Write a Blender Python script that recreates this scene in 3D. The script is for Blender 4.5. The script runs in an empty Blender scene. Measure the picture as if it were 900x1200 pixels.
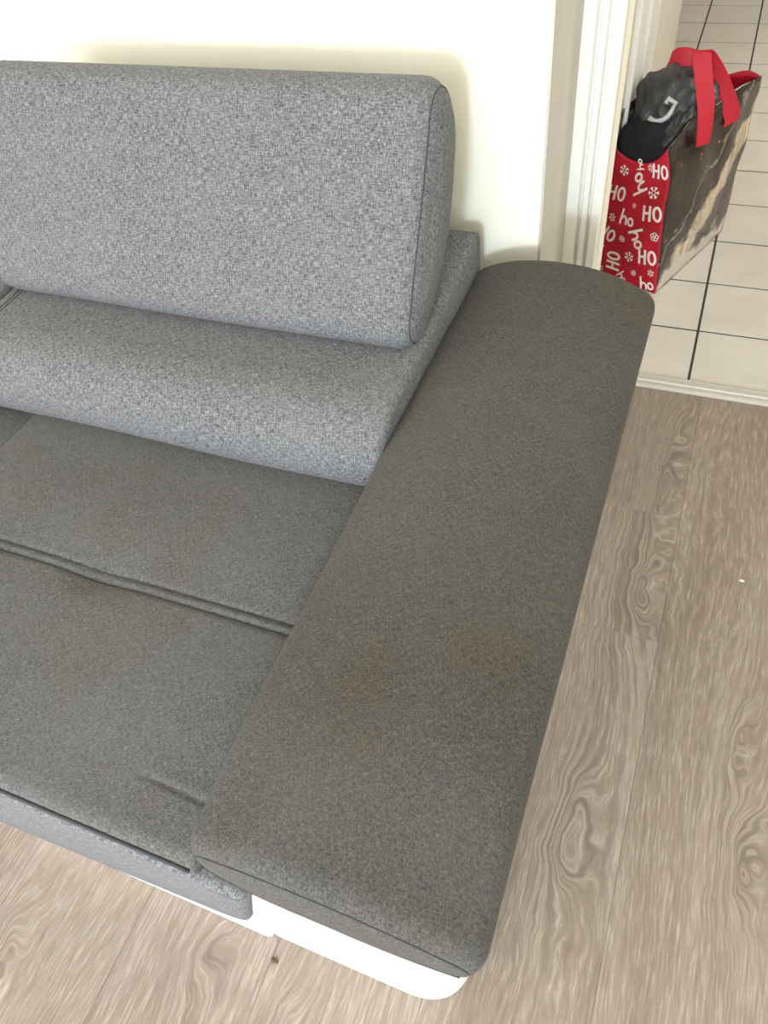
import bpy, bmesh, math, random
from mathutils import Vector, Matrix, noise

random.seed(7)
scene = bpy.context.scene
C = scene.collection

# ------------------------------------------------------------------ camera
FOCAL_PX = 870.8
CAM_H = 1.22
cam_d = bpy.data.cameras.new('camera')
cam = bpy.data.objects.new('camera', cam_d)
C.objects.link(cam)
cam_d.sensor_fit = 'VERTICAL'
cam_d.sensor_height = 36.0
cam_d.lens = FOCAL_PX / 1200.0 * 36.0
cam_d.clip_start = 0.01
right = Vector((0.92741737, 0.35935096, -0.10374929))
down = Vector((0.21438979, -0.73802206, -0.63981283))
fwd = Vector((-0.30648662, 0.57113075, -0.76149565))
cam.matrix_world = Matrix((
    (right.x, -down.x, -fwd.x, 0.0),
    (right.y, -down.y, -fwd.y, 0.0),
    (right.z, -down.z, -fwd.z, CAM_H),
    (0, 0, 0, 1)))
scene.camera = cam

# ------------------------------------------------------------------ light
world = bpy.data.worlds.new('world')
scene.world = world
world.use_nodes = True
bg = world.node_tree.nodes['Background']
bg.inputs['Color'].default_value = (1.0, 0.92, 0.78, 1)
bg.inputs['Strength'].default_value = 0.35


def area(name, loc, target, sx, sy, power, col):
    d = bpy.data.lights.new(name, 'AREA')
    d.shape = 'RECTANGLE'
    d.size, d.size_y = sx, sy
    d.energy = power
    d.color = col
    o = bpy.data.objects.new(name, d)
    C.objects.link(o)
    o.location = loc
    o.rotation_euler = (Vector(target) - Vector(loc)).to_track_quat('-Z', 'Y').to_euler()
    return o


# daylight: a bright narrow pane and the wide glazed door behind the photographer, plus an added fill lamp for the kitchen
area('window_daylight', (0.20, -2.26, 1.42), (-0.5, 1.1, 0.5), 0.26, 0.28, 62, (0.70, 0.86, 1.0))
area('glazed_door_daylight', (-0.95, -2.24, 1.15), (-0.95, 1.0, 1.15), 3.2, 2.0, 155, (0.965, 0.975, 1.0))
area('kitchen_fill', (1.85, 3.2, 1.5), (0.0, 3.0, 0.6), 1.4, 1.2, 60, (1.0, 0.96, 0.9))

vs = scene.view_settings
vs.view_transform = 'Standard'
vs.look = 'None'
vs.exposure = 0.0
vs.gamma = 1.0
vs.use_curve_mapping = False

# ------------------------------------------------------------------ materials


class NT:
    def __init__(self, name):
        self.m = bpy.data.materials.new(name)
        self.m.use_nodes = True
        self.t = self.m.node_tree
        self.b = self.t.nodes['Principled BSDF']

    def n(self, kind, **kw):
        nd = self.t.nodes.new(kind)
        for k, v in kw.items():
            if k.startswith('i_'):
                nd.inputs[k[2:].replace('_', ' ')].default_value = v
            else:
                setattr(nd, k, v)
        return nd

    def l(self, a, b):
        self.t.links.new(a, b)

    def math(self, op, a, b=None, c=None, clamp=False):
        nd = self.t.nodes.new('ShaderNodeMath')
        nd.operation = op
        nd.use_clamp = clamp
        for i, v in enumerate((a, b, c)):
            if v is None:
                continue
            if isinstance(v, (int, float)):
                nd.inputs[i].default_value = v
            else:
                self.l(v, nd.inputs[i])
        return nd.outputs[0]

    def mix(self, fac, a, b, blend='MIX'):
        nd = self.t.nodes.new('ShaderNodeMix')
        nd.data_type = 'RGBA'
        nd.blend_type = blend
        for sock, v in ((nd.inputs[0], fac), (nd.inputs[6], a), (nd.inputs[7], b)):
            if isinstance(v, (int, float)):
                sock.default_value = v
            elif isinstance(v, tuple):
                sock.default_value = v if len(v) == 4 else (*v, 1)
            else:
                self.l(v, sock)
        return nd.outputs[2]

    def ramp(self, fac, stops):
        nd = self.t.nodes.new('ShaderNodeValToRGB')
        e = nd.color_ramp.elements
        while len(e) < len(stops):
            e.new(0.5)
        for el, (p, c) in zip(e, stops):
            el.position = p
            el.color = c if len(c) == 4 else (*c, 1)
        self.l(fac, nd.inputs[0])
        return nd.outputs[0]

    def noise(self, vec, scale, detail=2.0, rough=0.5, dist=0.0):
        nd = self.t.nodes.new('ShaderNodeTexNoise')
        nd.inputs['Scale'].default_value = scale
        nd.inputs['Detail'].default_value = detail
        nd.inputs['Roughness'].default_value = rough
        nd.inputs['Distortion'].default_value = dist
        if vec is not None:
            self.l(vec, nd.inputs['Vector'])
        return nd.outputs['Fac']

    def mapping(self, vec, scale=(1, 1, 1), rot=(0, 0, 0), loc=(0, 0, 0)):
        nd = self.t.nodes.new('ShaderNodeMapping')
        nd.inputs['Scale'].default_value = scale
        nd.inputs['Rotation'].default_value = rot
        nd.inputs['Location'].default_value = loc
        self.l(vec, nd.inputs['Vector'])
        return nd.outputs[0]

    def bump(self, h, strength, dist=0.001):
        nd = self.t.nodes.new('ShaderNodeBump')
        nd.inputs['Strength'].default_value = strength
        nd.inputs['Distance'].default_value = dist
        self.l(h, nd.inputs['Height'])
        self.l(nd.outputs[0], self.b.inputs['Normal'])

    def set(self, **kw):
        for k, v in kw.items():
            s = self.b.inputs[k.replace('_', ' ')]
            if isinstance(v, (int, float)):
                s.default_value = v
            elif isinstance(v, tuple):
                s.default_value = v if len(v) == 4 else (*v, 1)
            else:
                self.l(v, s)


def plain(name, col, rough=0.5, var=0.06, scale=30, bump=0.0, metal=0.0):
    t = NT(name)
    pos = t.n('ShaderNodeNewGeometry').outputs['Position']
    f = t.noise(pos, scale, 4)
    a = tuple(c * (1 - var) for c in col)
    b = tuple(min(1, c * (1 + var)) for c in col)
    t.set(Base_Color=t.ramp(f, [(0.3, a), (0.7, b)]), Roughness=rough, Metallic=metal)
    if bump:
        t.bump(f, bump)
    return t.m


def fabric(name, dark, light, wear=None, wear_amt=0.0, fs=1.0, ct=1.0):
    t = NT(name)
    uv = t.n('ShaderNodeUVMap').outputs[0]
    warp = t.noise(t.mapping(uv, (1, 1, 1)), 55, 2)
    a = t.noise(t.mapping(uv, (125 * fs, 640 * fs, 1)), 1.0, 2.0, 0.6)
    b = t.noise(t.mapping(uv, (640 * fs, 125 * fs, 1), loc=(3.1, 7.7, 0)), 1.0, 2.0, 0.6)
    fine = t.noise(uv, 480, 2, 0.6)
    s = t.math('ADD', t.math('MULTIPLY', a, 0.42), t.math('MULTIPLY', b, 0.42))
    s = t.math('ADD', s, t.math('MULTIPLY', fine, 0.16))
    s = t.math('ADD', s, t.math('MULTIPLY', t.math('SUBTRACT', warp, 0.5), 0.07))
    pos = t.n('ShaderNodeNewGeometry').outputs['Position']
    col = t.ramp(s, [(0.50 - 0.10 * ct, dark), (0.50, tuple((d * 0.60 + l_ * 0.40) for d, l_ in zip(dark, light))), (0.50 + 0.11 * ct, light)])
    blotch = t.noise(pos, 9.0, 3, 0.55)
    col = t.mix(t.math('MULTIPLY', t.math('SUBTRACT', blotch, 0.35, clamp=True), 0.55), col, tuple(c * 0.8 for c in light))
    if wear:
        w = t.noise(t.mapping(pos, (1, 0.6, 1), loc=(0.3, 0.2, 0)), 5.0, 4, 0.6)
        w = t.ramp(w, [(0.40, (0, 0, 0)), (0.62, (1, 1, 1))])
        col = t.mix(t.math('MULTIPLY', w, wear_amt), col, t.mix(1.0, col, wear, 'MULTIPLY'))
    t.set(Base_Color=col, Roughness=0.95, Specular_IOR_Level=0.15, Sheen_Weight=0.04, Sheen_Roughness=0.5)
    t.bump(s, 0.35, 0.0008)
    return t.m


M = {}
M['fabric'] = fabric('grey_melange_fabric', (0.040, 0.041, 0.046), (0.225, 0.224, 0.230))
M['fabric_seat'] = fabric('grey_melange_fabric_seat', (0.036, 0.036, 0.038), (0.158, 0.156, 0.154), (0.95, 0.90, 0.84), 0.7, 1.25, 1.25)  # darker base than the back fabric, with brownish wear blotches
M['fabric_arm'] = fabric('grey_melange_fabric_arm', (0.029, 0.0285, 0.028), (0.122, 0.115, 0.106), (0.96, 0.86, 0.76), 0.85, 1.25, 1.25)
M['thread'] = plain('seam_thread', (0.035, 0.036, 0.040), 0.9)
M['base_white'] = plain('white_sofa_leatherette', (0.80, 0.81, 0.78), 0.4, 0.03, 60)
M['wall'] = plain('wall_white_paint', (0.88, 0.85, 0.735), 0.75, 0.015, 12, 0.05)
M['trim'] = plain('white_gloss_paint', (0.82, 0.80, 0.74), 0.35, 0.02, 40)
M['return_shade'] = plain('shaded_wall_paint', (0.48, 0.455, 0.40), 0.6, 0.03, 20)  # wall paint darkened: the return's shade is put into its colour
M['kitchen_wall'] = plain('kitchen_cream_paint', (0.62, 0.57, 0.49), 0.6, 0.03, 10)
M['grout'] = plain('tile_grout_dark', (0.045, 0.038, 0.032), 0.9, 0.3, 80)
M['threshold'] = plain('threshold_cream_metal', (0.50, 0.47, 0.42), 0.35, 0.05, 60)
M['black_cloth'] = plain('black_fleece', (0.006, 0.006, 0.007), 0.95, 0.3, 200, 0.3)
M['red_strap'] = plain('red_webbing', (0.46, 0.008, 0.026), 0.6, 0.12, 300, 0.2)
M['print_white'] = plain('white_print', (0.80, 0.72, 0.70), 0.55, 0.05, 80)
M['mark_grey'] = plain('pale_grey_tape', (0.45, 0.46, 0.47), 0.5, 0.1, 80)


def tile_mat():
    t = NT('ceramic_floor_tile')
    pos = t.n('ShaderNodeNewGeometry').outputs['Position']
    oi = t.n('ShaderNodeObjectInfo').outputs['Random']
    f = t.noise(pos, 7, 4, 0.6)
    col = t.ramp(f, [(0.3, (0.56, 0.52, 0.46)), (0.7, (0.66, 0.62, 0.56))])
    col = t.mix(t.math('MULTIPLY', oi, 0.35), col, (0.56, 0.53, 0.48))
    t.set(Base_Color=col, Roughness=0.28, Specular_IOR_Level=0.4)
    return t.m


def wood_mat():
    t = NT('limed_oak_plank')
    pos = t.n('ShaderNodeNewGeometry').outputs['Position']
    oi = t.n('ShaderNodeObjectInfo').outputs['Random']
    sep = t.n('ShaderNodeSeparateXYZ')
    t.l(pos, sep.inputs[0])
    x, y = sep.outputs[0], sep.outputs[1]
    # knots: the year rings flow round these spots (world metres on the floor)
    knots = [(0.022, 0.385, 0.030, 0.075, 1.0), (0.262, 0.430, 0.024, 0.06, 0.7), (0.245, 0.62, 0.016, 0.05, 0.5), (0.045, 0.865, 0.028, 0.075, 0.9),
             (0.055, 1.13, 0.024, 0.18, 0.9), (-0.435, 0.065, 0.026, 0.05, 0.6), (-0.30, -0.03, 0.02, 0.05, 0.5),
             (0.50, 0.9, 0.03, 0.10, 0.8), (-0.74, -0.08, 0.03, 0.09, 0.6), (-0.2, -0.35, 0.03, 0.1, 0.8)]
    nk = t.n('ShaderNodeTexNoise')
    nk.inputs['Scale'].default_value = 13
    nk.inputs['Detail'].default_value = 2
    t.l(pos, nk.inputs['Vector'])
    sk = t.n('ShaderNodeSeparateColor')
    t.l(nk.outputs['Color'], sk.inputs[0])
    xk = t.math('ADD', x, t.math('MULTIPLY', t.math('SUBTRACT', sk.outputs[0], 0.5), 0.045))
    yk = t.math('ADD', y, t.math('MULTIPLY', t.math('SUBTRACT', sk.outputs[1], 0.5), 0.14))
    bumps = None
    core = None
    for kx, ky, sx, sy, am in knots:
        dx = t.math('DIVIDE', t.math('SUBTRACT', xk, kx), sx)
        dy = t.math('DIVIDE', t.math('SUBTRACT', yk, ky), sy)
        q = t.math('ADD', t.math('MULTIPLY', dx, dx), t.math('MULTIPLY', dy, dy))
        g = t.math('MULTIPLY', t.math('DIVIDE', 1.0, t.math('ADD', 1.0, q)), am)
        bumps = g if bumps is None else t.math('ADD', bumps, g)
        c = t.math('MULTIPLY', t.math('POWER', 2.718, t.math('MULTIPLY', q, -3.0)), am)
        core = c if core is None else t.math('ADD', core, c)
    def comb(a, b, c):
        nd = t.n('ShaderNodeCombineXYZ')
        for k, v in enumerate((a, b, c)):
            if isinstance(v, (int, float)):
                nd.inputs[k].default_value = v
            else:
                t.l(v, nd.inputs[k])
        return nd.outputs[0]
    seed = t.math('MULTIPLY', oi, 23.0)
    nl = t.noise(comb(t.math('MULTIPLY', x, 5.0), t.math('MULTIPLY', y, 0.9), seed), 1.0, 1, 0.5)
    nm = t.noise(comb(t.math('MULTIPLY', x, 30.0), t.math('MULTIPLY', y, 9.0), seed), 1.0, 2, 0.5)
    # the grain's own cross coordinate: bends round the knots
    xw = t.math('ADD', x, t.math('MULTIPLY', bumps, 0.085))
    xw = t.math('ADD', xw, t.math('MULTIPLY', nl, 0.11))
    xw = t.math('ADD', xw, t.math('MULTIPLY', nm, 0.009))
    streak = t.noise(comb(t.math('MULTIPLY', xw, 330.0), t.math('MULTIPLY', y, 24.0), seed), 1.0, 3, 0.65)
    mid = t.noise(comb(t.math('MULTIPLY', xw, 95.0), t.math('MULTIPLY', y, 5.0), seed), 1.0, 3, 0.6)
    rings = t.noise(comb(t.math('MULTIPLY', xw, 170.0), t.math('MULTIPLY', y, 1.0), seed), 1.0, 1, 0.5)
    broad = t.noise(comb(t.math('MULTIPLY', xw, 16.0), t.math('MULTIPLY', y, 1.6), seed), 1.0, 2, 0.5)
    base = t.ramp(broad, [(0.28, (0.192, 0.147, 0.116)), (0.72, (0.268, 0.215, 0.179))])
    base = t.mix(t.math('MULTIPLY', oi, 0.25), base, (0.30, 0.250, 0.206))
    pale = t.ramp(streak, [(0.50, (0, 0, 0)), (0.72, (1, 1, 1))])
    col = t.mix(t.math('MULTIPLY', pale, 0.52), base, (0.48, 0.412, 0.356))
    dkf = t.ramp(streak, [(0.30, (1, 1, 1)), (0.47, (0, 0, 0))])
    col = t.mix(t.math('MULTIPLY', dkf, 0.45), col, (0.150, 0.112, 0.082))
    dk = t.ramp(mid, [(0.30, (1, 1, 1)), (0.48, (0, 0, 0))])
    col = t.mix(t.math('MULTIPLY', dk, 0.32), col, (0.165, 0.122, 0.090))
    near = t.math('MINIMUM', t.math('ADD', t.math('MULTIPLY', bumps, 1.5), 0.05), 1.0)
    line = t.ramp(rings, [(0.40, (1, 1, 1)), (0.50, (0, 0, 0))])
    col = t.mix(t.math('MULTIPLY', t.math('MULTIPLY', near, line), 0.56), col, (0.105, 0.076, 0.058))
    line2 = t.ramp(rings, [(0.56, (0, 0, 0)), (0.66, (1, 1, 1))])
    col = t.mix(t.math('MULTIPLY', t.math('MULTIPLY', near, line2), 0.32), col, (0.43, 0.37, 0.315))
    col = t.mix(t.math('MULTIPLY', core, 0.30, clamp=True), col, (0.135, 0.098, 0.074))
    t.set(Base_Color=col, Roughness=0.45, Specular_IOR_Level=0.35)
    t.bump(t.math('ADD', streak, t.math('MULTIPLY', mid, 0.5)), 0.30, 0.0008)
    return t.m


def red_print():
    t = NT('red_bag_print')
    uv = t.n('ShaderNodeUVMap').outputs[0]
    f = t.noise(uv, 14, 4)
    t.set(Base_Color=t.ramp(f, [(0.3, (0.33, 0.004, 0.018)), (0.7, (0.50, 0.008, 0.030))]), Roughness=0.35, Specular_IOR_Level=0.4)
    t.bump(t.noise(uv, 22, 3), 0.35, 0.004)
    return t.m


def photo_print():
    # glossy bag side printed with a dark brown and cream picture: blurred diagonal shapes
    t = NT('brown_picture_print')
    uv = t.n('ShaderNodeUVMap').outputs[0]
    sep = t.n('ShaderNodeSeparateXYZ')
    t.l(uv, sep.inputs[0])
    u, v = sep.outputs[0], sep.outputs[1]
    wob = t.math('MULTIPLY', t.math('SUBTRACT', t.noise(uv, 16, 3), 0.5), 0.16)
    base = t.ramp(t.noise(uv, 18, 4, 0.6), [(0.3, (0.010, 0.006, 0.005)), (0.62, (0.034, 0.020, 0.015)), (0.8, (0.10, 0.07, 0.06))])
    # cream figure: a band that rises from the lower near corner to the upper far side
    d = t.math('ABSOLUTE', t.math('ADD', t.math('SUBTRACT', v, t.math('MULTIPLY', u, 0.95)), t.math('ADD', wob, 0.045)))
    band = t.ramp(d, [(0.035, (1, 1, 1)), (0.062, (0, 0, 0))])
    cream = t.ramp(t.noise(t.mapping(uv, (60, 8, 1), rot=(0, 0, 0.7)), 1.0, 3), [(0.35, (0.34, 0.25, 0.16)), (0.65, (0.62, 0.52, 0.38))])
    col = t.mix(band, base, cream)
    d2 = t.math('ABSOLUTE', t.math('ADD', t.math('SUBTRACT', v, t.math('MULTIPLY', u, 1.0)), t.math('ADD', wob, -0.085)))
    col = t.mix(t.ramp(d2, [(0.002, (0.6, 0.6, 0.6)), (0.008, (0, 0, 0))]), col, (0.30, 0.25, 0.21))
    low = t.math('ADD', t.math('MULTIPLY', v, 1.0), wob)
    col = t.mix(t.math('MULTIPLY', t.ramp(low, [(0.035, (1, 1, 1)), (0.06, (0, 0, 0))]), t.ramp(u, [(0.01, (0, 0, 0)), (0.03, (1, 1, 1))])), col, (0.50, 0.43, 0.37))
    vor = t.n('ShaderNodeTexVoronoi')
    vor.inputs['Scale'].default_value = 42
    t.l(uv, vor.inputs['Vector'])
    spots = t.ramp(vor.outputs['Distance'], [(0.16, (1, 1, 1)), (0.22, (0, 0, 0))])
    zone = t.ramp(t.noise(uv, 9, 1), [(0.52, (0, 0, 0)), (0.58, (1, 1, 1))])
    col = t.mix(t.math('MULTIPLY', spots, t.math('MULTIPLY', zone, 0.8)), col, (0.40, 0.10, 0.11))
    t.set(Base_Color=col, Roughness=0.22, Specular_IOR_Level=0.5)
    t.bump(t.noise(uv, 13, 3), 0.6, 0.008)
    return t.m


def nylon():
    t = NT('dark_grey_nylon')
    pos = t.n('ShaderNodeNewGeometry').outputs['Position']
    f = t.noise(pos, 25, 4)
    t.set(Base_Color=t.ramp(f, [(0.3, (0.020, 0.022, 0.024)), (0.7, (0.045, 0.048, 0.052))]), Roughness=0.45)
    t.bump(t.noise(pos, 55, 4, 0.6, 0.8), 0.5, 0.006)
    return t.m


M['tile'] = tile_mat()
M['wood'] = wood_mat()
M['red_print'] = red_print()
M['photo_print'] = photo_print()
M['nylon'] = nylon()

# ------------------------------------------------------------------ mesh helpers


def uv_box(me):
    if not me.uv_layers:
        me.uv_layers.new(name='UVMap')
    uvd = me.uv_layers.active.data
    for p in me.polygons:
        n = p.normal
        ax = max(range(3), key=lambda i: abs(n[i]))
        for li in p.loop_indices:
            c = me.vertices[me.loops[li].vertex_index].co
            uvd[li].uv = ((c.y, c.z), (c.x, c.z), (c.x, c.y))[ax]


def obj(name, bm, mat, parent=None, smooth=True, recalc=True):
    if recalc:
        bmesh.ops.recalc_face_normals(bm, faces=bm.faces[:])
    me = bpy.data.meshes.new(name)
    bm.to_mesh(me)
    bm.free()
    if smooth:
        for p in me.polygons:
            p.use_smooth = True
    if not me.uv_layers:
        uv_box(me)
    me.materials.append(M[mat] if isinstance(mat, str) else mat)
    o = bpy.data.objects.new(name, me)
    C.objects.link(o)
    o.parent = parent
    return o


def thing(name, label, cat, loc=(0, 0, 0), rz=0.0, group=None):
    o = bpy.data.objects.new(name, None)
    C.objects.link(o)
    o.location = loc
    o.rotation_euler = (0, 0, rz)
    o.empty_display_size = 0.1
    o['label'] = label
    o['category'] = cat
    if group:
        o['group'] = group
    return o


def structure(o, label=None):
    o['kind'] = 'structure'
    if label:
        o['label'] = label
    return o


def boxes(name, spans, mat, parent=None):
    bm = bmesh.new()
    for x0, x1, y0, y1, z0, z1 in spans:
        vs_ = [bm.verts.new(p) for p in ((x0, y0, z0), (x1, y0, z0), (x1, y1, z0), (x0, y1, z0), (x0, y0, z1), (x1, y0, z1), (x1, y1, z1), (x0, y1, z1))]
        for f in ((0, 3, 2, 1), (4, 5, 6, 7), (0, 1, 5, 4), (1, 2, 6, 5), (2, 3, 7, 6), (3, 0, 4, 7)):
            bm.faces.new([vs_[i] for i in f])
    return obj(name, bm, mat, parent, smooth=False)


def prism(name, poly, z0, z1, mat, parent=None):
    bm = bmesh.new()
    a = [bm.verts.new((x, y, z0)) for x, y in poly]
    b = [bm.verts.new((x, y, z1)) for x, y in poly]
    n = len(poly)
    for i in range(n):
        bm.faces.new((a[i], a[(i + 1) % n], b[(i + 1) % n], b[i]))
    bm.faces.new(a[::-1])
    bm.faces.new(b)
    return obj(name, bm, mat, parent, smooth=False)


def rounded(pts, n=160, passes=1):
    """closed polygon of (p, q, radius) -> n evenly spaced points with rounded corners"""
    out = []
    k = len(pts)
    for i in range(k):
        P = Vector(pts[i][:2])
        A = Vector(pts[i - 1][:2])
        B = Vector(pts[(i + 1) % k][:2])
        r = pts[i][2]
        da, db = (A - P), (B - P)
        ra, rb = min(r, da.length * 0.49), min(r, db.length * 0.49)
        s = P + da.normalized() * ra
        e = P + db.normalized() * rb
        for j in range(9):
            u = j / 8.0
            out.append(s * (1 - u) ** 2 + P * 2 * u * (1 - u) + e * u * u)
    # resample
    L = [0.0]
    for i in range(len(out)):
        L.append(L[-1] + (out[(i + 1) % len(out)] - out[i]).length)
    tot = L[-1]
    res = []
    j = 0
    for i in range(n):
        d = tot * i / n
        while L[j + 1] < d:
            j += 1
        seg = L[j + 1] - L[j]
        u = 0 if seg < 1e-9 else (d - L[j]) / seg
        res.append(out[j].lerp(out[(j + 1) % len(out)], u))
    for _ in range(passes):
        res = [(res[i - 1] + res[i] * 2 + res[(i + 1) % n]) / 4 for i in range(n)]
    return res


def inset_ring(ring, d):
    n = len(ring)
    area2 = sum(ring[i].x * ring[(i + 1) % n].y - ring[(i + 1) % n].x * ring[i].y for i in range(n))
    sg = 1 if area2 > 0 else -1
    out = []
    for i in range(n):
        t = ring[(i + 1) % n] - ring[i - 1]
        t.normalize()
        out.append(ring[i] + Vector((-t.y, t.x)) * d * sg)
    return out


AX = {'X': lambda l, p, q: (l, p, q), 'Y': lambda l, p, q: (p, l, q), 'Z': lambda l, p, q: (p, q, l)}


def loft(ring, l0, l1, r0, r1, nl, axis='X', fn=None, puff=0.0):
    """a closed section swept along an axis with rounded ends; fn moves every vertex"""
    st = []
    K = 6
    for i in range(K):
        a = math.pi / 2 * i / K
        st.append((l0 + r0 * (1 - math.sin(a + 0) if False else 1 - math.sin(a)) * 0 + r0 * (1 - math.cos(a)), r0 * (1 - math.sin(a))))
    for i in range(nl + 1):
        st.append((l0 + r0 + (l1 - r1 - l0 - r0) * i / nl, 0.0))
    for i in range(K - 1, -1, -1):
        a = math.pi / 2 * i / K
        st.append((l1 - r1 * (1 - math.cos(a)), r1 * (1 - math.sin(a))))
    f = AX[axis]
    bm = bmesh.new()
    n = len(ring)
    fn = fn or (lambda v: v)
    cen = sum(ring, Vector((0, 0))) / n
    rows = []

    def put(rr, l):
        return [bm.verts.new(fn(Vector(f(l, p.x, p.y)))) for p in rr]
    caps = (0.25, 0.5, 0.72, 0.9)
    first = inset_ring(ring, st[0][1])
    last = inset_ring(ring, st[-1][1])
    v0 = bm.verts.new(fn(Vector(f(l0 - puff, cen.x, cen.y))))
    for c in caps:
        rows.append(put([cen.lerp(p, c) for p in first], l0 - puff * (1 - c * c)))
    for l, d in st:
        rows.append(put(inset_ring(ring, d), l))
    for c in reversed(caps):
        rows.append(put([cen.lerp(p, c) for p in last], l1 + puff * (1 - c * c)))
    v1 = bm.verts.new(fn(Vector(f(l1 + puff, cen.x, cen.y))))
    for a, b in zip(rows[:-1], rows[1:]):
        for i in range(n):
            j = (i + 1) % n
            bm.faces.new((a[i], a[j], b[j], b[i]))
    for i in range(n):
        j = (i + 1) % n
        bm.faces.new((v0, rows[0][j], rows[0][i]))
        bm.faces.new((v1, rows[-1][i], rows[-1][j]))
    return bm


def tube(bm, pts, r, seg=6, closed=False):
    pts = [Vector(p) for p in pts]
    n = len(pts)
    rings = []
    for i, p in enumerate(pts):
        if closed:
            t = pts[(i + 1) % n] - pts[i - 1]
        else:
            t = pts[min(i + 1, n - 1)] - pts[max(i - 1, 0)]
        t.normalize()
        up = Vector((0, 0, 1)) if abs(t.z) < 0.8 else Vector((1, 0, 0))
        a = t.cross(up).normalized()
        b = t.cross(a)
        rings.append([bm.verts.new(p + a * math.cos(2 * math.pi * k / seg) * r + b * math.sin(2 * math.pi * k / seg) * r) for k in range(seg)])
    m = n if closed else n - 1
    for i in range(m):
        A, B = rings[i], rings[(i + 1) % n]
        for k in range(seg):
            j = (k + 1) % seg
            bm.faces.new((A[k], A[j], B[j], B[k]))
    if not closed:
        bm.faces.new(rings[0][::-1])
        bm.faces.new(rings[-1])
    return bm


def seam(name, pts, r, parent, closed=False, mat='thread'):
    return obj(name, tube(bmesh.new(), pts, r, closed=closed), mat, parent)


def gauss(d, s):
    return math.exp(-(d / s) ** 2)


def sstep(a, b, x):
    u = max(0.0, min(1.0, (x - a) / (b - a)))
    return u * u * (3 - 2 * u)


# ------------------------------------------------------------------ setting
WALL_Y = 1.20
DOOR_Y = 1.43
PW = 0.22                                       # plank width
floor = structure(boxes('floor', [(-3.0, 1.9, -2.4, 1.46, -0.06, -0.004)], 'grout'), 'grey brown oak plank floor')
plank_meshes = {}


def plank(x0, x1, y0, y1):
    key = (round(x1 - x0, 4), round(y1 - y0, 4))
    if key not in plank_meshes:
        w, l = key
        g, h, bv = 0.0001, 0.0, 0.0006
        bm = bmesh.new()
        a = [bm.verts.new(p) for p in ((g, g, -0.006), (w - g, g, -0.006), (w - g, l - g, -0.006), (g, l - g, -0.006))]
        b = [bm.verts.new(p) for p in ((g, g, -bv), (w - g, g, -bv), (w - g, l - g, -bv), (g, l - g, -bv))]
        c = [bm.verts.new(p) for p in ((g + bv, g + bv, h), (w - g - bv, g + bv, h), (w - g - bv, l - g - bv, h), (g + bv, l - g - bv, h))]
        for lo, hi in ((a, b), (b, c)):
            for i in range(4):
                bm.faces.new((lo[i], lo[(i + 1) % 4], hi[(i + 1) % 4], hi[i]))
        bm.faces.new(c)
        o = obj('plank', bm, 'wood', floor, smooth=False)
        plank_meshes[key] = o.data
    else:
        o = bpy.data.objects.new('plank', plank_meshes[key])
        C.objects.link(o)
        o.parent = floor
    o.location = (x0, y0, 0)
    return o


SEAM0 = 0.098
for k in range(-13, 8):
    x0 = SEAM0 + k * PW
    x1 = x0 + PW
    if k == -1:
        cuts = [-2.3, -1.6, -0.62, 0.768, 1.068, 1.452]
    else:
        off = [0.31, -0.47, 0.12, -0.72, 0.55][k % 5]
        cuts = [-2.3, -1.0 + off] + ([1.452] if k in (0, -2, -3) else [0.28 + off * 0.9, 1.452])
    x0, x1 = max(x0, -3.0), min(x1, 1.9)
    if x1 - x0 < 0.02:
        continue
    for a, b in zip(cuts[:-1], cuts[1:]):
        plank(x0, x1, a, b)

# kitchen tiles, each with its joint
tile_floor = structure(boxes('floor_kitchen', [(-1.7, 1.9, 1.46, 6.2, -0.06, -0.0012)], 'grout'), 'cream square tile floor with dark joints')
TX, TY, TX0, TY0 = 0.2105, 0.2142, 0.0625, 1.697
tile_me = None
for i in range(-8, 8):
    for j in range(-1, 14):
        x0, y0 = TX0 + i * TX, TY0 + j * TY
        if x0 + TX < -0.23 and y0 < 3.30:
            continue
        if tile_me is None:
            bm = bmesh.new()
            g, bv = 0.0030, 0.0005
            w, l = TX, TY
            a = [bm.verts.new(p) for p in ((g, g, -0.004), (w - g, g, -0.004), (w - g, l - g, -0.004), (g, l - g, -0.004))]
            b = [bm.verts.new(p) for p in ((g, g, -bv), (w - g, g, -bv), (w - g, l - g, -bv), (g, l - g, -bv))]
            c = [bm.verts.new(p) for p in ((g + bv, g + bv, 0), (w - g - bv, g + bv, 0), (w - g - bv, l - g - bv, 0), (g + bv, l - g - bv, 0))]
            for lo, hi in ((a, b), (b, c)):
                for q in range(4):
                    bm.faces.new((lo[q], lo[(q + 1) % 4], hi[(q + 1) % 4], hi[q]))
            bm.faces.new(c)
            o = obj('tile', bm, 'tile', tile_floor, smooth=False)
            tile_me = o.data
        else:
            o = bpy.data.objects.new('tile', tile_me)
            C.objects.link(o)
            o.parent = tile_floor
        o.location = (x0, y0, random.uniform(-0.0004, 0.0004))

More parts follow.
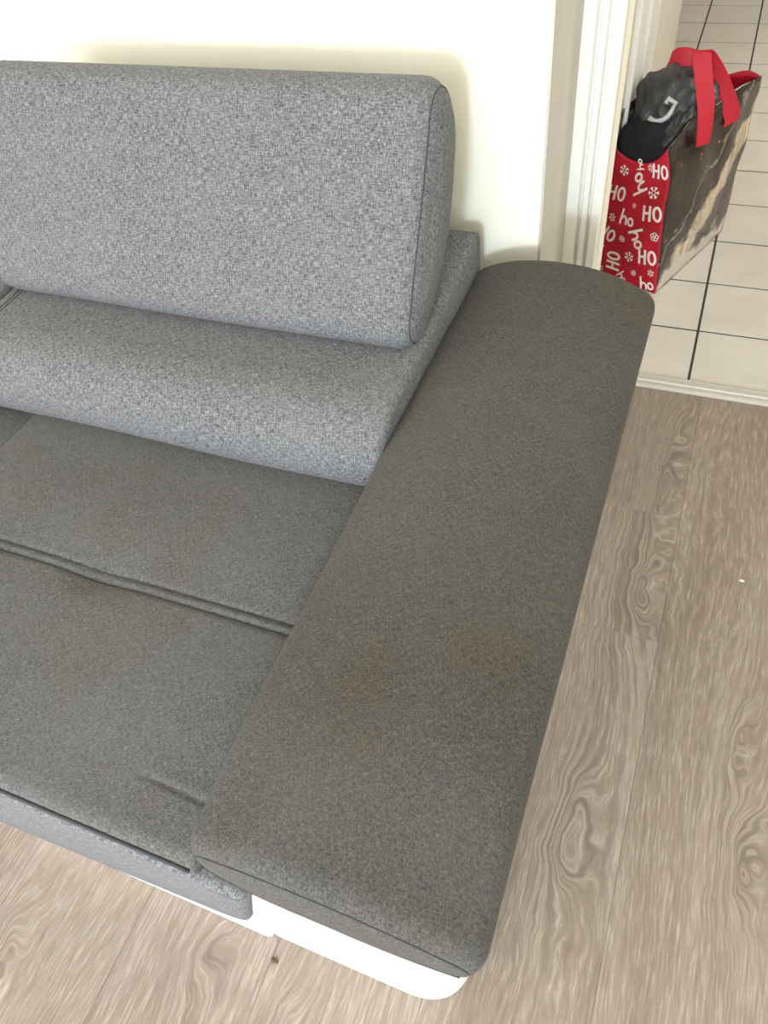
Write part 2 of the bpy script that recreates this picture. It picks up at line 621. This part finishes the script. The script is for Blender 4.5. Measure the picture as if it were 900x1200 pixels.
# walls
structure(boxes('wall_back', [(-3.0, -0.252, WALL_Y, 1.56, 0, 2.5)], 'wall'), 'white wall behind the sofa')
structure(boxes('wall_doorway', [(-0.252, -0.182, DOOR_Y + 0.025, 1.56, 0, 2.5), (0.68, 1.9, DOOR_Y + 0.025, 1.56, 0, 2.5), (-0.182, 0.68, DOOR_Y + 0.025, 1.56, 2.06, 2.5)], 'wall'), 'wall round the kitchen doorway')
structure(boxes('wall_left', [(-3.1, -3.0, -2.4, 1.56, 0, 2.5)], 'wall'), 'white side wall')
structure(boxes('wall_right', [(1.9, 2.0, -2.4, 6.3, 0, 2.5)], 'wall'), 'white side wall')
structure(boxes('wall_front', [(-3.0, -2.6, -2.4, -2.3, 0, 2.5), (0.7, 1.9, -2.4, -2.3, 0, 2.5), (-2.6, 0.7, -2.4, -2.3, 2.2, 2.5), (-2.6, 0.7, -2.4, -2.3, 0, 0.08)], 'wall'), 'white wall with a wide glazed door')
structure(boxes('window_1', [(-2.6, -2.54, -2.38, -2.32, 0.08, 2.2), (0.64, 0.7, -2.38, -2.32, 0.08, 2.2), (-2.54, 0.64, -2.38, -2.32, 2.14, 2.2), (-2.54, 0.64, -2.38, -2.32, 0.08, 0.14), (-0.98, -0.92, -2.38, -2.32, 0.14, 2.14)], 'trim'), 'white frame of the glazed door')
structure(boxes('ceiling', [(-3.1, 2.0, -2.4, 6.3, 2.5, 2.6)], 'wall'), 'white ceiling')
structure(boxes('wall_kitchen', [(-1.7, -0.226, 1.56, 3.39, 0, 2.5)], 'kitchen_wall'), 'cream kitchen wall beyond the doorway')
structure(boxes('wall_kitchen_far', [(-1.7, 1.9, 6.2, 6.3, 0, 2.5)], 'kitchen_wall'), 'far kitchen wall')
structure(boxes('trim_5', [(-0.2519, -0.2475, WALL_Y + 0.001, DOOR_Y + 0.006, 0, 2.5)], 'return_shade'), 'return of the wall beside the doorway with its shade painted in')
D_ = DOOR_Y
cas = prism('trim_1', [(-0.2515, D_ + 0.025), (-0.2515, D_ + 0.004), (-0.247, D_ - 0.004), (-0.226, D_ - 0.005), (-0.222, D_ + 0.006), (-0.219, D_ + 0.006),
                       (-0.216, D_ - 0.005), (-0.206, D_ - 0.006), (-0.203, D_ + 0.005), (-0.200, D_ + 0.005), (-0.197, D_ - 0.007), (-0.182, D_ - 0.009),
                       (-0.178, D_ - 0.003), (-0.178, D_ + 0.025)], 0, 2.1, 'trim')
structure(cas, 'white moulded door casing')
structure(prism('trim_2', [(0.675, DOOR_Y + 0.025), (0.675, DOOR_Y - 0.004), (0.69, DOOR_Y - 0.01), (0.70, DOOR_Y + 0.003), (0.715, DOOR_Y - 0.008), (0.745, DOOR_Y), (0.745, DOOR_Y + 0.025)], 0, 2.1, 'trim'), 'white moulded door casing')
structure(boxes('trim_3', [(-0.226, -0.212, 1.97, 2.10, 0, 2.1), (-0.226, -0.205, 2.12, 2.33, 0, 2.1)], 'trim'), 'white casing on kitchen wall')

# threshold strip: three ridges
ridge = [(0, 0), (0, 0.003), (0.006, 0.006), (0.014, 0.006), (0.016, 0.004), (0.020, 0.004), (0.022, 0.007), (0.032, 0.007), (0.034, 0.004), (0.038, 0.004), (0.040, 0.006), (0.046, 0.005), (0.048, 0)]
bm = bmesh.new()
ra = [bm.verts.new((-0.2, 1.450 + a, b)) for a, b in ridge]
rb = [bm.verts.new((0.70, 1.450 + a, b)) for a, b in ridge]
for i in range(len(ridge)):
    j = (i + 1) % len(ridge)
    bm.faces.new((ra[i], ra[j], rb[j], rb[i]))
bm.faces.new(ra)
bm.faces.new(rb[::-1])
structure(obj('trim_4', bm, 'threshold', None, smooth=False), 'ridged cream threshold strip between planks and tiles')

# ------------------------------------------------------------------ sofa
sofa = thing('sofa', 'grey melange fabric sofa with white base and raised headrest against the wall', 'sofa', (0, 0, 0))
ARM_L, ARM_R = -0.345, -0.030
Y0 = 0.098


def wob(v, amp, s=6.0, seed=0.0):
    return noise.noise(Vector((v.x * s + seed, v.y * s, v.z * s))) * amp


# armrest
arm_ring = rounded([(ARM_L + 0.004, 0.398, 0.014), (ARM_R - 0.008, 0.398, 0.014), (ARM_R, 0.472, 0.026), (-0.115, 0.513, 0.10), (-0.200, 0.522, 0.09), (-0.28, 0.512, 0.08), (ARM_L, 0.487, 0.030)], 200, 2)


def arm_fn(v):
    v = v.copy()
    w = 1 - sstep(0.10, 0.30, v.y)
    v.y += (0.478 - v.z) * 0.03 * w
    # the rear end is a little rounder in plan
    v.z += wob(v, 0.004, 5.0) * sstep(0.40, 0.5, v.z)
    if v.z > 0.42:
        v.z -= 0.016 * (1 - sstep(0.10, 0.27, v.y)) + 0.004 * sstep(0.9, 1.1, v.y)
        v.z -= 0.004 * gauss(v.y - 0.42, 0.12)
    return v


def mirrored(src, cx):
    me = src.data.copy()
    for vtx in me.vertices:
        vtx.co.x = 2 * cx - vtx.co.x
    me.flip_normals()
    o = src.copy()
    o.data = me
    C.objects.link(o)
    o.parent = src.parent
    return o


SOFA_MID = -1.018
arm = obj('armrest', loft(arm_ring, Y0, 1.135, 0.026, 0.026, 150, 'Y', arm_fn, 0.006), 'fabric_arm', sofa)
sr = inset_ring(arm_ring, 0.0128)
seam_pts = [arm_fn(Vector((p.x, Y0 + 0.0034, p.y))) for p in sr if p.y > 0.445]
k0 = max(range(len(seam_pts)), key=lambda i: (seam_pts[i] - seam_pts[i - 1]).length)
seam_pts = seam_pts[k0:] + seam_pts[:k0]
s1 = seam('seam', seam_pts, 0.0007, arm)
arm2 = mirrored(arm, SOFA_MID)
s2 = mirrored(s1, SOFA_MID)
s2.parent = arm2

# white base: arm plinths and the rail between
def plinth(x0, x1, y0, y1, z1, rr):
    ring = rounded([(x0, y0, rr[0]), (x1, y0, rr[1]), (x1, y1, 0.03), (x0, y1, 0.03)], 700, 1)
    return loft(ring, 0.0, z1, 0.004, 0.006, 6, 'Z')


pl = obj('base', plinth(-0.352, -0.066, 0.108, 1.12, 0.404, (0.004, 0.075)), 'base_white', sofa)
pl2 = mirrored(pl, SOFA_MID)
obj('base', plinth(-1.68, -0.3525, 0.102, 1.10, 0.115, (0.01, 0.003)), 'base_white', sofa)

# seats
SEAT_Z = 0.408


def make_seat(x0, x1, zt, tuft_x, crease):
    ring = rounded([(0.094, 0.33, 0.02), (0.094, zt, 0.022), (0.40, zt + 0.006, 0.1), (0.76, zt, 0.03), (0.76, 0.33, 0.02)], 520, 1)

    def fn(v):
        v = v.copy()
        top = sstep(zt - 0.03, zt - 0.008, v.z)
        if top > 0:
            dz = wob(v, 0.004, 4.0, x0)
            if crease:
                dz -= 0.004 * gauss(abs(v.y - 0.390) - 0.0075, 0.004) + 0.004 * gauss(v.y - 0.39, 0.045)
                dz -= 0.009 * gauss((v.x - tuft_x), 0.05) * gauss(v.y - 0.385, 0.022)
                dz += 0.003 * gauss(v.y - 0.25, 0.07) + 0.003 * gauss(v.y - 0.52, 0.08)
                cx = sstep(-0.475, -0.42, v.x)
                dz -= 0.0034 * cx * gauss(v.y - (0.163 - 0.05 * (v.x + 0.42)), 0.0030)
                dz += 0.0006 * cx * gauss(v.y - (0.172 - 0.05 * (v.x + 0.42)), 0.010)
            dz -= 0.006 * gauss(v.x - x0, 0.03) + 0.001 * gauss(v.x - x1, 0.03)
            v.z += dz * top
        return v
    o = obj('seat_cushion', loft(ring, x0, x1, 0.014, 0.007, 130, 'X', fn), 'fabric_seat', sofa)
    if crease:
        for dy in (-0.0075, 0.0075):
            pts = []
            for i in range(80):
                x = x0 + 0.012 + (x1 - x0 - 0.024) * i / 79
                p = fn(Vector((x, 0.39 + dy, zt + 0.0055)))
                pts.append(p + Vector((0, 0, 0.0002)))
            seam('seam', pts, 0.0011, o)
        pts = []
        for i in range(60):
            x = x0 + 0.006 + (x1 - x0 - 0.012) * i / 59
            p = fn(Vector((x, 0.0945, zt - 0.011)))
            pts.append(p)
        seam('seam', pts, 0.0022, o)
    return o


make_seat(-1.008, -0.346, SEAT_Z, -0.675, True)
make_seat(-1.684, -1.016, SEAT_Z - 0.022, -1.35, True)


def make_rail(x0, x1, cut):
    xb = -0.368 if cut else x1
    ring = rounded([(x0, 0.080, 0.012), (xb, 0.080, 0.055 if cut else 0.012), (x1, 0.386, 0.006), (x0, 0.386, 0.010)], 520, 1)

    def fn(v):
        v = v.copy()
        w = max(0.0, min(1.0, (-0.36 - v.x) / 0.6))
        if v.y < 0.13:
            v.y += 0.010 * (1 - sstep(0.08, 0.28, v.z)) - 0.012 * w * (1 - sstep(0.1, 0.38, v.z))
        return v
    return obj('front_rail', loft(ring, 0.0895, 0.1065, 0.008, 0.004, 4, 'Y', fn), 'fabric', sofa)


make_rail(-1.008, -0.285, True)
make_rail(-1.684, -1.016, False)

# lower back cushions
def make_back(x0, x1):
    ring = rounded([(0.70, 0.372, 0.05), (0.644, 0.398, 0.035), (0.632, 0.455, 0.05), (0.658, 0.506, 0.05), (0.712, 0.526, 0.06), (0.80, 0.520, 0.08), (1.0, 0.535, 0.1), (1.135, 0.552, 0.022), (1.145, 0.34, 0.03), (0.75, 0.34, 0.05)], 180, 5)

    def fn(v):
        v = v.copy()
        if v.y < 0.8:
            v.y += wob(v, 0.006, 3.5, 4.0)
        return v
    o = obj('back_cushion', loft(ring, x0, x1, 0.022, 0.014, 110, 'X', fn, 0.003), 'fabric', sofa)
    for d in (0.030, 0.038):
        pts = [fn(Vector((x0 + d, p.x, p.y))) for p in inset_ring(ring, -0.0002) if p.x < 0.98 and p.y > 0.39]
        k0 = max(range(len(pts)), key=lambda i: (pts[i] - pts[i - 1]).length)
        seam('seam', pts[k0:] + pts[:k0], 0.0009, o)
    return o


make_back(-1.138, -0.338)
make_back(-1.694, -1.141)
obj('back_panel', loft(rounded([(1.12, 0.12, 0.01), (1.16, 0.12, 0.01), (1.16, 0.535, 0.012), (1.12, 0.535, 0.012)], 80), -1.69, -0.345, 0.008, 0.008, 20, 'X'), 'fabric', sofa)

# raised headrest
HR = [(0.806, 0.548, 0.045), (0.828, 0.598, 0.06), (0.932, 0.768, 0.12), (0.958, 0.832, 0.06), (1.030, 0.838, 0.055), (1.080, 0.760, 0.06), (1.028, 0.610, 0.10), (0.925, 0.518, 0.06), (0.845, 0.503, 0.045)]


def make_headrest(x0, x1, pts, folded=False):
    ring = rounded(pts, 170, 3)

    def fn(v):
        v = v.copy()
        n_ = Vector((0, -0.9, 0.42))
        k = gauss((v.x - (x0 + x1) / 2) / 0.30, 1.0)
        d = wob(v, 0.004, 4.0, 2.0) + 0.006 * k
        if v.y < 0.98 and not folded:
            v += n_ * d
        return v
    o = obj('headrest', loft(ring, x0, x1, 0.034, 0.034, 120, 'X', fn, 0.008), 'fabric', sofa)
    for e, sgn in ((x1, -1), (x0, 1)):
        pts2 = [fn(Vector((e + sgn * 0.0082, p.x, p.y))) for p in inset_ring(ring, 0.0118)]
        seam('seam', pts2, 0.0010, o, closed=True)
    return o


make_headrest(-1.142, -0.346, HR)
# the neighbouring headrest is folded flat on the back
make_headrest(-1.68, -1.27, [(0.84, 0.556, 0.03), (0.84, 0.62, 0.04), (1.13, 0.64, 0.04), (1.13, 0.563, 0.03)], True)

# ------------------------------------------------------------------ shopping bag
BAG_RZ = math.atan2(0.36, 0.933)               # long side runs back and a little right
bag = thing('shopping_bag', 'red and brown printed shopping bag with red handles on the kitchen tiles', 'bag', (-0.061, 1.833, 0), -BAG_RZ)
BW, BL, BH = 0.20, 0.37, 0.40
# local frame: +y along the long side, -x across the gusset; origin at the near right bottom corner


def bag_pt(x, y, z):
    """bow and sag of the bag's skin for a point on its box (x -BW..0, y 0..BL, z 0..BH)"""
    h = z / BH
    cx = -BW / 2
    vx = x - cx
    mid = math.sin(math.pi * min(1, max(0, y / BL)))
    # long sides bulge, mouth pulled together, near end pushed in at the top
    nx = cx + vx * (1.0 + 0.16 * mid * math.sin(math.pi * min(1, h)))
    nx = -BW + (nx + BW) * (1 - 0.20 * h * (1 - 0.75 * y / BL))
    ny = y + 0.012 * h * (1 - y / BL) + 0.03 * h * (y / BL)
    w = noise.noise(Vector((x * 9 + 3, y * 9, z * 9))) * 0.010 * (0.3 + h)
    return Vector((nx + w, ny + w * 0.6, z))


def skin(fn, nu, nv, th, nrm):
    """thin sheet with two faces; fn(u, v) -> point; UV in metres"""
    bm = bmesh.new()
    uvl = bm.loops.layers.uv.new('UVMap')
    off = Vector(nrm) * -th
    g = [[fn(i / nu, j / nv) for j in range(nv + 1)] for i in range(nu + 1)]
    A = [[bm.verts.new(p) for p, _ in r] for r in g]
    B = [[bm.verts.new(p + off) for p, _ in r] for r in g]
    U = {}
    for i in range(nu + 1):
        for j in range(nv + 1):
            U[A[i][j]] = g[i][j][1]
            U[B[i][j]] = g[i][j][1]

    def face(vs_):
        f = bm.faces.new(vs_)
        for lp in f.loops:
            lp[uvl].uv = U[lp.vert]
    for i in range(nu):
        for j in range(nv):
            face((A[i][j], A[i + 1][j], A[i + 1][j + 1], A[i][j + 1]))
            face((B[i][j], B[i][j + 1], B[i + 1][j + 1], B[i + 1][j]))
    for i in range(nu):
        face((A[i][0], B[i][0], B[i + 1][0], A[i + 1][0]))
        face((A[i][nv], A[i + 1][nv], B[i + 1][nv], B[i][nv]))
    for j in range(nv):
        face((A[0][j], A[0][j + 1], B[0][j + 1], B[0][j]))
        face((A[nu][j], B[nu][j], B[nu][j + 1], A[nu][j + 1]))
    return bm


GH = 0.345                                      # the near gusset's mouth sags lower than the long sides


def gtop(u):
    return GH - 0.022 * math.sin(math.pi * u) + 0.03 * abs(2 * u - 1) ** 3


def near_gusset(u, v):
    z = v * gtop(u)
    return bag_pt(-BW + BW * u, 0.0, z), (BW * u, z)


def far_gusset(u, v):
    z = v * (BH + 0.01 * math.sin(9 * u))
    return bag_pt(-BW * u, BL, z), (BW * u, z)


def ltop(u):
    return GH + 0.03 + (BH - GH - 0.02) * sstep(0.0, 0.35, u) + 0.006 * math.sin(11 * u)


def right_side(u, v):
    z = v * ltop(u)
    return bag_pt(0.0, BL * u, z), (BL * u, z)


def left_side(u, v):
    z = v * ltop(u)
    return bag_pt(-BW, BL * (1 - u), z), (BL * u, z)


gus = obj('gusset', skin(near_gusset, 20, 30, 0.002, (0, -1, 0)), 'red_print', bag)
gus['label'] = 'red end printed with white HO lettering'
obj('gusset', skin(far_gusset, 20, 30, 0.002, (0, 1, 0)), 'red_print', bag)
rs = obj('side_panel', skin(right_side, 40, 40, 0.002, (1, 0, 0)), 'photo_print', bag)
rs['label'] = 'dark brown and cream picture side'
obj('side_panel', skin(left_side, 40, 30, 0.002, (-1, 0, 0)), 'photo_print', bag)
obj('bag_bottom', skin(lambda u, v: (Vector((-BW + BW * u, BL * v, 0.003)), (BW * u, BL * v)), 4, 6, 0.002, (0, 0, 1)), 'photo_print', bag)


def on_gusset(px, pz):
    """point on the near gusset's outer face for gusset metres (px from its left edge, pz up)"""
    u = px / BW
    return bag_pt(-BW + px, 0.0, pz) + Vector((0, -0.0012, 0))


def flat_shape(name, polys_uv, cx, cz, rot, parent, mat='print_white'):
    """lay triangulated flat print (mesh in 2-D) on the gusset"""
    bm = bmesh.new()
    ca, sa = math.cos(rot), math.sin(rot)
    for verts, faces in polys_uv:
        vv = []
        for (a, b) in verts:
            x = cx + a * ca - b * sa
            z = cz + a * sa + b * ca
            vv.append(bm.verts.new(on_gusset(x, z)))
        for f in faces:
            try:
                bm.faces.new([vv[i] for i in f])
            except ValueError:
                pass
    bmesh.ops.recalc_face_normals(bm, faces=bm.faces[:])
    return obj(name, bm, mat, parent, smooth=False, recalc=False)


def stroke(pts, w):
    """a brush stroke as a ribbon in 2-D"""
    vs_, fs = [], []
    n = len(pts)
    for i, p in enumerate(pts):
        a = pts[max(0, i - 1)]
        b = pts[min(n - 1, i + 1)]
        tx, ty = b[0] - a[0], b[1] - a[1]
        L = math.hypot(tx, ty) or 1
        vs_ += [(p[0] - ty / L * w / 2, p[1] + tx / L * w / 2), (p[0] + ty / L * w / 2, p[1] - tx / L * w / 2)]
    for i in range(n - 1):
        fs.append((2 * i, 2 * i + 1, 2 * i + 3, 2 * i + 2))
    return vs_, fs


def ell(cx, cy, rx, ry, n=18, a0=0, a1=2 * math.pi):
    return [(cx + rx * math.cos(a0 + (a1 - a0) * i / n), cy + ry * math.sin(a0 + (a1 - a0) * i / n)) for i in range(n + 1)]


def seg(a, b, n=4):
    return [(a[0] + (b[0] - a[0]) * i / n, a[1] + (b[1] - a[1]) * i / n) for i in range(n + 1)]


def HO(s):
    w = 0.17 * s
    return [stroke(seg((-0.62 * s, -0.5 * s), (-0.55 * s, 0.5 * s)), w), stroke(seg((-0.18 * s, -0.5 * s), (-0.11 * s, 0.5 * s)), w),
            stroke(seg((-0.6 * s, 0.0), (-0.12 * s, 0.04 * s)), w * 0.9), stroke(ell(0.36 * s, 0.02 * s, 0.24 * s, 0.42 * s), w)]


def ho(s):
    w = 0.15 * s
    return [stroke(seg((-0.55 * s, -0.5 * s), (-0.32 * s, 0.6 * s)), w),
            stroke(ell(-0.22 * s, -0.20 * s, 0.20 * s, 0.28 * s, 10, math.pi * 0.95, 0.1) + seg((-0.02 * s, -0.17 * s), (-0.06 * s, -0.5 * s)), w),
            stroke(ell(0.34 * s, -0.24 * s, 0.20 * s, 0.25 * s), w)]


def flake(s, arms=6):
    out = []
    for k in range(arms):
        a = 2 * math.pi * k / arms + 0.2
        c, d = math.cos(a), math.sin(a)
        out.append(stroke(seg((0.12 * s * c, 0.12 * s * d), (0.5 * s * c, 0.5 * s * d)), 0.11 * s))
        for sg in (-1, 1):
            e = a + sg * 0.7
            out.append(stroke(seg((0.3 * s * c, 0.3 * s * d), (0.3 * s * c + 0.2 * s * math.cos(e), 0.3 * s * d + 0.2 * s * math.sin(e))), 0.08 * s))
    return out


def blossom(s):
    return [stroke(ell(0.26 * s * math.cos(a), 0.26 * s * math.sin(a), 0.17 * s, 0.17 * s, 10), 0.09 * s) for a in (0.3, 1.56, 2.8, 4.1, 5.3)]


# placed from the picture: gusset metres (x from left edge, z up)
PR = [('HO', 0.044, 0.236, 0.044, -0.02), ('ho', 0.094, 0.270, 0.050, 2.35), ('flake', 0.141, 0.262, 0.036, 0), ('flake', 0.051, 0.296, 0.030, 0.3),
      ('ho', 0.090, 0.318, 0.026, 2.0), ('flake', 0.121, 0.318, 0.022, 0.5), ('HO', 0.146, 0.314, 0.040, 0.03), ('blossom', 0.099, 0.218, 0.016, 0),
      ('HO', 0.151, 0.210, 0.046, 0.12), ('flake', 0.044, 0.172, 0.026, 0.1), ('ho', 0.086, 0.182, 0.044, 0.08), ('HO', 0.036, 0.127, 0.044, -0.45),
      ('blossom', 0.080, 0.122, 0.022, 0.4), ('ho', 0.126, 0.138, 0.050, -0.95), ('blossom', 0.168, 0.154, 0.030, 0), ('HO', 0.158, 0.093, 0.047, 0.12),
      ('HO', 0.064, 0.054, 0.044, 1.60), ('flake', 0.105, 0.079, 0.032, 0.2), ('flake', 0.024, 0.086, 0.022, 0), ('flake', 0.030, 0.022, 0.024, 0.5),
      ('blossom', 0.127, 0.038, 0.020, 0.9), ('flake', 0.176, 0.054, 0.022, 0.4), ('ho', 0.168, 0.021, 0.040, 0.35), ('ho', 0.097, 0.018, 0.028, -0.6)]
for kind, x, z, s, r in PR:
    f = {'HO': HO, 'ho': ho, 'flake': flake, 'blossom': blossom}[kind]
    flat_shape({'HO': 'lettering', 'ho': 'lettering', 'flake': 'snowflake_print', 'blossom': 'flower_print'}[kind], f(s * 0.86), x / (1 - 0.20 * z / BH), z, r, gus)


def strap(name, pts, w, wdir, parent, n=40):
    """flat webbing along a smooth path"""
    P = [Vector(p) for p in pts]
    path = []
    k = len(P)
    for i in range(k - 1):
        p0, p1, p2, p3 = P[max(0, i - 1)], P[i], P[i + 1], P[min(k - 1, i + 2)]
        for j in range(10):
            t = j / 10
            path.append(0.5 * ((2 * p1) + (p2 - p0) * t + (2 * p0 - 5 * p1 + 4 * p2 - p3) * t * t + (3 * p1 - p0 - 3 * p2 + p3) * t ** 3))
    path.append(P[-1])
    D = [Vector(d) for d in wdir]
    bm = bmesh.new()
    rows = []
    m = len(path)
    for i, p in enumerate(path):
        t = (path[min(i + 1, m - 1)] - path[max(i - 1, 0)]).normalized()
        f = i / (m - 1) * (len(D) - 1)
        a = min(int(f), len(D) - 2)
        d = D[a].lerp(D[a + 1], f - a)
        d = (d - t * d.dot(t)).normalized()
        nn = t.cross(d) * 0.0012
        rows.append([bm.verts.new(p + d * w / 2 + nn), bm.verts.new(p - d * w / 2 + nn), bm.verts.new(p - d * w / 2 - nn), bm.verts.new(p + d * w / 2 - nn)])
    for a, b in zip(rows[:-1], rows[1:]):
        for i in range(4):
            j = (i + 1) % 4
            bm.faces.new((a[i], a[j], b[j], b[i]))
    bm.faces.new(rows[0])
    bm.faces.new(rows[-1][::-1])
    return obj(name, bm, 'red_strap', parent, smooth=False)


strap('handle', [(-0.008, 0.118, 0.345), (-0.022, 0.126, 0.42), (-0.064, 0.148, 0.512), (-0.070, 0.165, 0.522), (-0.040, 0.205, 0.46), (-0.006, 0.245, 0.375), (-0.004, 0.25, 0.345)], 0.040,
      [(0.35, 1, 0), (0.8, 0.7, 0), (1, 0.3, 0), (0.8, 0.7, 0), (0.3, 1, 0)], bag)
strap('handle', [(-0.184, 0.20, 0.35), (-0.176, 0.20, 0.43), (-0.160, 0.19, 0.482), (-0.122, 0.19, 0.496), (-0.095, 0.21, 0.475), (-0.13, 0.26, 0.42), (-0.190, 0.27, 0.36)], 0.040,
      [(0, 1, 0), (0.1, 1, 0.4), (-0.1, 0.5, 0.85), (0, 0.4, 0.9), (0.3, 1, 0.4), (0, 1, 0)], bag)

# the jacket stuffed into the bag
jac = thing('jacket', 'crumpled black and dark grey jacket stuffed into the red shopping bag', 'jacket', (-0.061, 1.833, 0), -BAG_RZ)


def lump(name, c, r, mat, amp, s, seed, parent, flat=0.0, n=48, fold=0.0):
    bm = bmesh.new()
    bmesh.ops.create_icosphere(bm, subdivisions=5, radius=1.0)
    for v in bm.verts:
        d = v.co.normalized()
        k = 1 + amp * noise.fractal(d * s + Vector((seed, seed * 2, 0)), 1.0, 2.0, 4)
        if fold:
            k += fold * abs(math.sin(7 * d.x + 4 * d.y + 3 * noise.noise(d * 2 + Vector((seed, 0, 0)))))
        p = Vector((d.x * r[0], d.y * r[1], d.z * r[2])) * k + Vector(c)
        if p.z < 0.41:
            yy = min(BL, max(0.0, p.y))
            p.x = min(bag_pt(0.0, yy, p.z).x - 0.006, max(bag_pt(-BW, yy, p.z).x + 0.006, p.x))
        if p.z < 0.37:
            p.y = max(bag_pt(p.x, 0.0, p.z).y + 0.008, p.y)
        p.y = min(BL + 0.004, p.y)
        p.z = max(p.z, 0.02)
        v.co = p
    return obj(name, bm, mat, parent)


lump('lining', (-0.112, 0.068, 0.338), (0.088, 0.068, 0.068), 'black_cloth', 0.08, 1.6, 3.0, jac)
shell = lump('shell', (-0.118, 0.166, 0.396), (0.094, 0.098, 0.084), 'nylon', 0.14, 1.6, 11.0, jac, fold=0.09)
lump('sleeve', (-0.056, 0.122, 0.365), (0.036, 0.095, 0.060), 'nylon', 0.14, 1.8, 5.0, jac, fold=0.08)
lump('body', (-0.095, 0.255, 0.300), (0.10, 0.125, 0.112), 'black_cloth', 0.06, 1.5, 7.0, jac)
# pale hooked mark on the shell
mk = []
for x, y, z in [(-0.128, 0.06, 0.405), (-0.112, 0.06, 0.402), (-0.094, 0.06, 0.407), (-0.080, 0.06, 0.418), (-0.072, 0.065, 0.432), (-0.078, 0.072, 0.446), (-0.090, 0.075, 0.450), (-0.096, 0.072, 0.440)]:
    ok, loc, nrm, _ = shell.closest_point_on_mesh(Vector((x, y, z)))
    mk.append(loc + nrm * 0.001)
obj('printed_mark', tube(bmesh.new(), mk, 0.0062, 8), 'mark_grey', jac)

# ------------------------------------------------------------------ crumbs on the planks
M['crumb_dark'] = plain('dry_leaf_bit', (0.10, 0.06, 0.035), 0.9, 0.3, 400)
M['crumb_pale'] = plain('pale_crumb', (0.75, 0.66, 0.50), 0.9, 0.2, 400)


def crumb(loc, r, mat, label, seed):
    bm = bmesh.new()
    bmesh.ops.create_icosphere(bm, subdivisions=2, radius=1.0)
    for v in bm.verts:
        d = v.co.copy()
        k = 1 + 0.7 * noise.noise(d * 1.7 + Vector((seed, 0, 0)))
        v.co = Vector((d.x * r * k, d.y * r * 0.6 * k, max(-0.0002, (d.z + 0.6) * r * 0.35 * k)))
    o = obj('crumb', bm, mat)
    o.location = loc
    o['label'] = label
    o['category'] = 'crumb'
    o['group'] = 'crumbs on the plank floor'


crumb((-0.338, 0.078, 0.0003), 0.0055, 'crumb_dark', 'tiny dark dry crumb on the plank in front of the white sofa base', 1.0)
crumb((0.224, 0.946, 0.0003), 0.0045, 'crumb_pale', 'tiny pale crumb on the planks right of the armrest near the threshold', 4.0)
